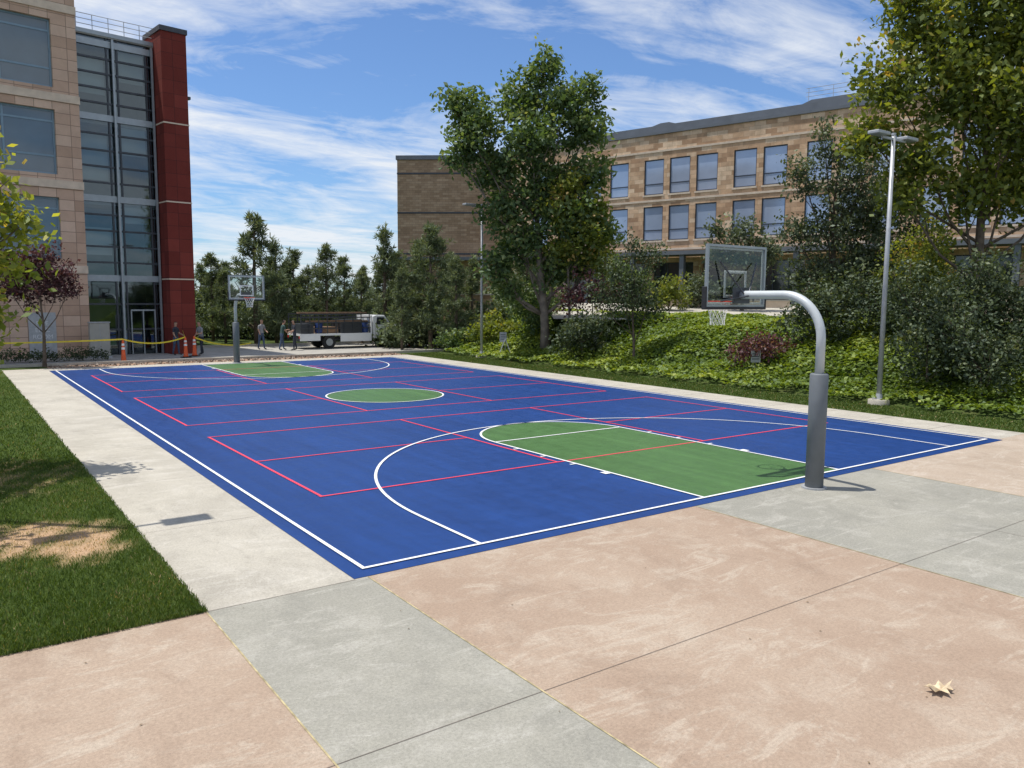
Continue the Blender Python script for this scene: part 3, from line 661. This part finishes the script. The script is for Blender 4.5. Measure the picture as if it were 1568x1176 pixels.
def grass(n,x0,x1,y0,y1,h,wd,name):
    x=x0+rng.random(n)*(x1-x0);y=y0+rng.random(n)**1.5*(y1-y0)
    br=bare(x,y);k=rng.random(n)>br*.7;x=x[k];y=y[k];br=br[k];n=len(x)
    g=rng.normal(size=(n,3))*.45;g[:,2]=1;g/=np.linalg.norm(g,axis=1,keepdims=True)
    hh=h*(.5+.9*rng.random(n))*(1-.4*br)
    P=np.stack([x,y,.006+hh*.5],1);U=g*hh[:,None]*.5*1.2
    a=rng.random(n)*2*PI;Vv=np.stack([np.cos(a),np.sin(a),np.zeros(n)],1)*wd*(.6+.8*rng.random(n))[:,None]
    var=np.clip(rng.normal(.35,.15,n)+.10*np.sin(x*1.1+y*.8)*np.sin(x*3.1-y*2)+br*.5,0,1)
    quads_obj(name,P,U,Vv,var,L_grass,lawn)
grass(150000,-7.2,-1.76,-.26,9,.045,.0045,'turf_blades_near');grass(50000,-8,-1.76,8,27.3,.05,.010,'turf_blades_far')
n=40000;x=16.97+rng.random(n)*1.9;y=-2+rng.random(n)*33
P=np.stack([x,y,terrain(x,y)+.02],1);g=rng.normal(size=(n,3))*.5;g[:,2]=1;hh=(.02+.03*rng.random(n))[:,None];a=rng.random(n)*2*PI
quads_obj('grass_verge',P,g*hh,np.stack([np.cos(a),np.sin(a),0*a],1)*.012,np.clip(rng.normal(.33,.16,n)+.2*(rng.random(n)>.9),0,1),L_grass)
# ------------------------------------------------------------------ north end: mulch, drive
sheet('gravel_bed',-.1,16.9,30.5,31.9,.005,M['mulch'])
sheet('driveway',-6,24,31.9,42,.004,M['asph'])
n=900;P=np.stack([rng.random(n)*17,30.5+rng.random(n)*1.4,.02+0*rng.random(n)],1);U=unit(n)*.05;Vv=np.cross(U,unit(n));Vv/=np.linalg.norm(Vv,axis=1,keepdims=True)
quads_obj('gravel_stones',P,U,Vv*.05,rng.random(n),leafmat('gravel_stone',[(0,(.12,.09,.07)),(1,(.5,.42,.34))],0,.01))
b=B();b.box(-6,24,31.9,32.05,0,.12);b.box(5.5,24,41.9,42.05,0,.14);b.obj('kerb',M['walk'])
# ------------------------------------------------------------------ truck (cab forward = +x)
tk=empty('flatbed_truck',(14.9,38.4,.004),0)
wx=[.45,4.7]; R0=-1.4
cab=[(3.35,.55),(3.35,1.95),(3.55,2.02),(4.15,2.0),(4.62,1.42),(5.75,1.28),(5.85,1.12),(5.88,.55)]
b=B();b.prism(cab,-.98,.98);b.obj('cab',M['truckw'],tk,bevel=.05)
b=B()
for yy in (-.992,.988):
    b.prism([(3.55,1.42),(3.62,1.88),(4.08,1.87),(4.44,1.42)],yy,yy+.004)
b.prism([(4.17,2.0),(4.20,2.01),(4.64,1.46),(4.61,1.44)],-.85,.85)
b.obj('cab_windows',M['winG'],tk)
b=B();b.box(5.86,5.98,-.95,.95,.48,.72);b.box(5.882,5.90,-.6,.6,.78,1.08);b.box(4.1,4.25,-1.18,-1.0,1.35,1.6)
for x in (3.48,4.55): b.box(x,x+.015,-.986,-.982,.62,1.40)
b.box(3.6,3.75,-.995,-.985,1.22,1.26)
b.tube([(4.7,-.984,.42),(4.7,-.978,.42)],.48,24)
b.obj('bumper_and_trim',M['dkmetal'],tk)
b=B();b.box(5.885,5.91,-.92,-.66,.85,1.08);b.box(5.885,5.91,.66,.92,.85,1.08);b.obj('headlamps',M['wpaint'],tk)
b=B()
for x in wx:
    for yy in (-1.0,.74): b.tube([(x,yy,.4),(x,yy+.26,.4)],.4,24)
b.obj('tyres',M['tyre'],tk)
b=B()
for x in wx:
    for yy in (-1.012,.99): b.tube([(x,yy,.4),(x,yy+.022,.4)],.22,16)
b.obj('wheel_hubs',M['alu'],tk)
b=B();b.box(R0+.1,5.6,-.45,.45,.45,.68);b.obj('chassis',M['dkmetal'],tk)
b=B();b.box(R0,3.25,-1.05,1.05,.80,.92);b.box(1.15,3.2,-1.06,-1.0,.42,.80);b.box(R0,-.15,-1.06,-1.0,.5,.80);b.box(3.18,3.25,-1.05,1.05,.92,2.0);b.obj('flatbed_deck',M['truckw'],tk)
b=B()
for x in np.arange(R0+.05,3.2,.55):
    for yy in (-1.04,1.0): b.box(x,x+.05,yy,yy+.04,.92,2.08)
for z_ in (1.2,1.55,1.85,2.05):
    for yy in (-1.035,1.005): b.box(R0+.02,3.15,yy,yy+.03,z_,z_+.06)
b.box(1.2,2.6,-.97,.4,.93,1.75)
b.box(R0+.1,R0+.9,-.9,.7,.93,1.5)
b.obj('stake_rails_and_toolbox',M['dkmetal'],tk)
b=B();b.box(-.3,1.1,-.8,.6,.93,1.3);b.box(-1.0,3.0,-.98,-.90,1.6,1.70);b.box(-1.3,3.1,-.6,-.4,2.11,2.18);b.box(-1.1,3.1,.1,.3,2.11,2.19);b.obj('timber_load',M['wood'],tk)
b=B()
for x,yy in ((-.1,-.68),(2.9,-.68)): b.tube([(x,yy,.93),(x,yy,1.0),(x,yy,1.6),(x,yy,1.66)],[.2,.23,.23,.18],16)
b.obj('blue_barrels',M['blueb'],tk,True)
b=B();b.box(R0-.015,R0,-1.0,-.85,.65,.78);b.box(R0-.015,R0,.85,1.0,.65,.78);b.obj('tail_lamps',M['redlamp'],tk)
# ------------------------------------------------------------------ delineator cones + tape
cones=[(3.15,32.6),(6.3,34.2),(6.9,34.9),(20.6,37.0),(22.0,36.0)]
for i,(x,y) in enumerate(cones):
    z0=float(terrain(x,y))+.004
    e=empty('traffic_cone',(x,y,z0),.3*i)
    B().box(-.2,.2,-.2,.2,0,.05).obj('rubber_base',M['black'],e,bevel=.01)
    hh=1.05 if i<3 else .7
    B().tube([(0,0,.05),(0,0,.12),(0,0,hh*.93),(0,0,hh)],[.15,.11,.05,.03],16).obj('cone_body',M['orange'],e,True)
    b=B()
    for z_,r in ((.6,.084),(.78,.07)):
        if z_+.1<hh*.95: b.tube([(0,0,z_),(0,0,z_+.1)],[r,r-.010],16,False)
    if b.v: b.obj('reflective_collars',M['wpaint'],e,True)
tb=B()
def tape(p,q,sag):
    k=len(tb.v);n=16
    for i in range(n+1):
        t=i/n;x=p[0]+(q[0]-p[0])*t;y=p[1]+(q[1]-p[1])*t;z=p[2]+(q[2]-p[2])*t-sag*4*t*(1-t)
        tb.v+=[(x,y,z-.035),(x,y,z+.035)]
    for i in range(n): tb.f.append([k+2*i,k+2*i+2,k+2*i+3,k+2*i+1])
tape((-6,32.9,1.1),(3.15,32.6,1.08),.08);tape((3.15,32.6,1.08),(6.3,34.2,1.05),.25);tape((6.3,34.2,1.05),(6.7,36.4,1.3),.05);tape((6.9,34.9,1.0),(10.5,37.0,.5),.25)
tb.obj('caution_tape',M['tape'])
# ------------------------------------------------------------------ small signs
def sign(x,y,h,w_,hh,name='small_sign'):
    z0=float(terrain(x,y));e=empty(name,(x,y,z0),-YAW+.1)
    b=B();b.tube([(0,0,-.2),(0,0,h)],.018,8);b.obj('post',M['dkmetal'],e)
    b=B();b.box(-w_/2,w_/2,-.03,-.019,h-hh,h);b.obj('panel',M['galv'],e)
    b=B()
    for k in range(3): b.box(-w_*.38,w_*.38,-.033,-.0305,h-hh*(.3+.22*k),h-hh*(.22+.22*k))
    b.obj('text_lines',M['dkmetal'],e)
sign(20.3,10.2,.85,.36,.42);sign(19.6,25.2,1.25,.35,.5);sign(20.9,19.6,.8,.16,.4)
e=empty('folding_stand',(19.6,25.0,.15),-YAW)
b=B();b.tube([(-.35,-.2,0),(0,0,.9)],.02,6);b.tube([(.35,-.2,0),(0,0,.9)],.02,6);b.tube([(0,.35,0),(0,0,.9)],.02,6);b.obj('legs',M['galv'],e)
# ------------------------------------------------------------------ dry leaf
pts=[(0,-.16),(.03,-.05),(.10,-.08),(.09,-.02),(.16,.03),(.09,.06),(.07,.13),(.02,.11),(-.03,.17),(-.06,.09),(-.13,.1),(-.10,.03),(-.17,-.02),(-.09,-.04),(-.09,-.10),(-.03,-.06)]
V=[(0,0,.02)]+[(a*.85,b_*.6,.01+1.6*(a*a)+.02*(1+math.sin(i*2.3))) for i,(a,b_) in enumerate(pts)]
mesh('dry_leaf',V,[(0,i+1,(i+1)%len(pts)+1) for i in range(len(pts))],simple('dry_leaf_brown',(.58,.46,.30),.8,0,.3,20),loc=(2.52,-5.19,.008)).rotation_euler=(0,0,-.3)
n=90;P=np.stack([-4+rng.random(n)*14,-6.5+rng.random(n)*6.2,np.full(n,.014)],1);U=unit(n)*(.006+.010*rng.random(n))[:,None];U[:,2]*=.2;Vv=np.cross(U,np.array([0,0,1.0]))*.6
quads_obj('leaf_litter',P,U,Vv,rng.random(n)*.5,leafmat('litter',[(0,(.10,.07,.04)),(1,(.35,.25,.13))],0,.01))
# ------------------------------------------------------------------ people
skin=simple('skin',(.42,.24,.16),.6,0,.05,5);hair=simple('hair',(.03,.02,.015),.8,0,.1,5);shoe=simple('shoes',(.03,.03,.03),.7,0,.1,5)
def person(x,y,rz,shirt,pants,arm=0,stride=.1,bend=0):
    J={'pel':(0,0,.95,.135),'waist':(0,-.01-bend*.2,1.08,.125),'chest':(0,-bend*.55,1.30,.15),'neckb':(0,-bend*.8,1.46,.075),'neck':(0,-bend*.9,1.53,.055),'head':(0,-.01-bend,1.60,.085),'head2':(0,-.02-bend*1.1,1.70,.095),'top':(0,-.01-bend*1.15,1.765,.065)}
    for s,n in ((-1,'l'),(1,'r')):
        f=s*stride
        J['hip'+n]=(s*.09,0,.90,.095);J['kn'+n]=(s*.10,-f*.5-.02,.49,.062);J['an'+n]=(s*.11,-f*.9+.02,.09,.042);J['to'+n]=(s*.125,-f*.9-.15,.035,.035)
        J['sh'+n]=(s*.185,-bend*.7,1.42,.062);a=arm if s>0 else arm*.4
        J['el'+n]=(s*.235,-bend*.7-.10*a,1.14,.045);J['wr'+n]=(s*.23,-bend*.7-.1*a-.25*a-.04,.90+.28*a,.031);J['ha'+n]=(s*.225,-bend*.7-.1*a-.33*a-.06,.81+.36*a,.036)
    ks=list(J);E=[('pel','waist'),('waist','chest'),('chest','neckb'),('neckb','neck'),('neck','head'),('head','head2'),('head2','top')]
    for n in 'lr': E+=[('pel','hip'+n),('hip'+n,'kn'+n),('kn'+n,'an'+n),('an'+n,'to'+n),('chest','sh'+n),('sh'+n,'el'+n),('el'+n,'wr'+n),('wr'+n,'ha'+n)]
    m=bpy.data.meshes.new('b');m.from_pydata([J[k][:3] for k in ks],[(ks.index(a),ks.index(b)) for a,b in E],[])
    o=bpy.data.objects.new('b',m);COL.objects.link(o);o.modifiers.new('s','SKIN')
    for i,k in enumerate(ks):
        sv=m.skin_vertices[0].data[i];r=J[k][3];sv.radius=(r,r*(.8 if k in('waist','chest','pel') else 1));sv.use_root=(k=='pel')
    o.modifiers.new('u','SUBSURF').levels=2
    dg=bpy.context.evaluated_depsgraph_get();dg.update();m2=bpy.data.meshes.new_from_object(o.evaluated_get(dg));bpy.data.objects.remove(o)
    m2.materials.clear()
    for k in (skin,hair,shoe,shirt,pants): m2.materials.append(k)
    for p_ in m2.polygons:
        c=p_.center;z=c.z;p_.use_smooth=True
        if z<.1:i=2
        elif abs(c.x)>.175 and z<1.22 and z>.6: i=0
        elif z<.98:i=4
        elif z<1.5:i=3
        elif z>1.72 or (z>1.6 and c.y+bend*1.05>.02): i=1
        else:i=0
        p_.material_index=i
    e_=empty('person',(x,y,.004),rz);link(bpy.data.objects.new('body',m2),e_)
blk=simple('dark_cloth',(.03,.035,.05),.85,0,.2,5);jean=simple('denim',(.06,.09,.15),.85,0,.2,5);gry=simple('grey_cloth',(.25,.25,.26),.85,0,.15,5);teal=simple('dark_shirt',(.04,.08,.07),.85,0,.15,5)
person(6.3,36.2,.8,blk,jean,.6,.12);person(7.55,36.0,-1.2,gry,blk,.8,.15,.12);person(12.4,37.4,1.6,teal,jean,1.0,.2,.15);person(13.0,36.9,-1.8,blk,blk,.7,.1,.05);person(11.6,38.6,.4,gry,jean,.5,.15,.05)
# ------------------------------------------------------------------ sky / sun
sd=Vector((-.76,.72,3.0)).normalized()
el=math.asin(sd.z);az=math.atan2(sd.x,sd.y)
W_=bpy.data.worlds.new('World');sc.world=W_;W_.use_nodes=True;nt=W_.node_tree;nt.nodes.clear()
out=N(nt,'ShaderNodeOutputWorld');bg=N(nt,'ShaderNodeBackground');bg.inputs[1].default_value=.115
sky=N(nt,'ShaderNodeTexSky');sky.sky_type='NISHITA';sky.sun_disc=False;sky.sun_elevation=el;sky.sun_rotation=az;sky.air_density=1.0;sky.dust_density=.4;sky.ozone_density=2.2
tc=N(nt,'ShaderNodeTexCoord',name='TC');sx=N(nt,'ShaderNodeSeparateXYZ');nt.links.new(tc.outputs['Generated'],sx.inputs[0])
mx=N(nt,'ShaderNodeMath',operation='MAXIMUM');mx.inputs[1].default_value=0;nt.links.new(sx.outputs[2],mx.inputs[0])
ad=N(nt,'ShaderNodeMath',operation='ADD');ad.inputs[1].default_value=.10;nt.links.new(mx.outputs[0],ad.inputs[0])
dv=N(nt,'ShaderNodeVectorMath',operation='DIVIDE');cb=N(nt,'ShaderNodeCombineXYZ')
for i in range(3): nt.links.new(ad.outputs[0],cb.inputs[i])
nt.links.new(tc.outputs['Generated'],dv.inputs[0]);nt.links.new(cb.outputs[0],dv.inputs[1])
mp=N(nt,'ShaderNodeMapping');mp.inputs['Rotation'].default_value=(0,0,YAW+.12);mp.inputs['Scale'].default_value=(.6,1.0,0.0);mp.inputs['Location'].default_value=(3.5,1.7,0)
nt.links.new(dv.outputs[0],mp.inputs[0])
n1=noise(nt,.9,7,.60,mp.outputs[0],.8);n2=noise(nt,3.2,6,.68,mp.outputs[0],1.2)
am=N(nt,'ShaderNodeMath',operation='MULTIPLY_ADD');am.inputs[1].default_value=.38;nt.links.new(n2,am.inputs[0]);nt.links.new(n1,am.inputs[2])
cf=ramp(nt,am.outputs[0],[(.58,0.03),(.69,.45),(.82,.92)])
tint=mix(nt,sky.outputs[0],(.68,.91,1.20),1.0,'MULTIPLY')
nt.links.new(mix(nt,tint,(7.5,7.8,8.2),cf),bg.inputs[0]);nt.links.new(bg.outputs[0],out.inputs[0])
sl=bpy.data.lights.new('sun','SUN');sl.energy=4.8;sl.angle=math.radians(.5);sl.color=(1,.96,.89)
so=bpy.data.objects.new('sun',sl);so.rotation_euler=(-sd).to_track_quat('-Z','Y').to_euler();so.location=(0,0,40);link(so)
# ------------------------------------------------------------------ camera
cd=bpy.data.cameras.new('camera');cd.sensor_width=36;cd.lens=1216.9/1568*36;cd.clip_end=5000;cd.clip_start=.05
co=bpy.data.objects.new('camera',cd);link(co);co.location=CAM
pit=.1065;rol=.007
Fv=Vector((math.sin(YAW)*math.cos(pit),math.cos(YAW)*math.cos(pit),-math.sin(pit)));Rv=Vector((math.cos(YAW),-math.sin(YAW),0));Uv=Rv.cross(Fv)
R2=Rv*math.cos(rol)+Uv*math.sin(rol);U2=-Rv*math.sin(rol)+Uv*math.cos(rol)
mt=Matrix((R2,U2,-Fv)).transposed().to_4x4();mt.translation=Vector(CAM);co.matrix_world=mt
sc.camera=co
sc.view_settings.view_transform='Standard';sc.view_settings.look='None';sc.view_settings.exposure=0
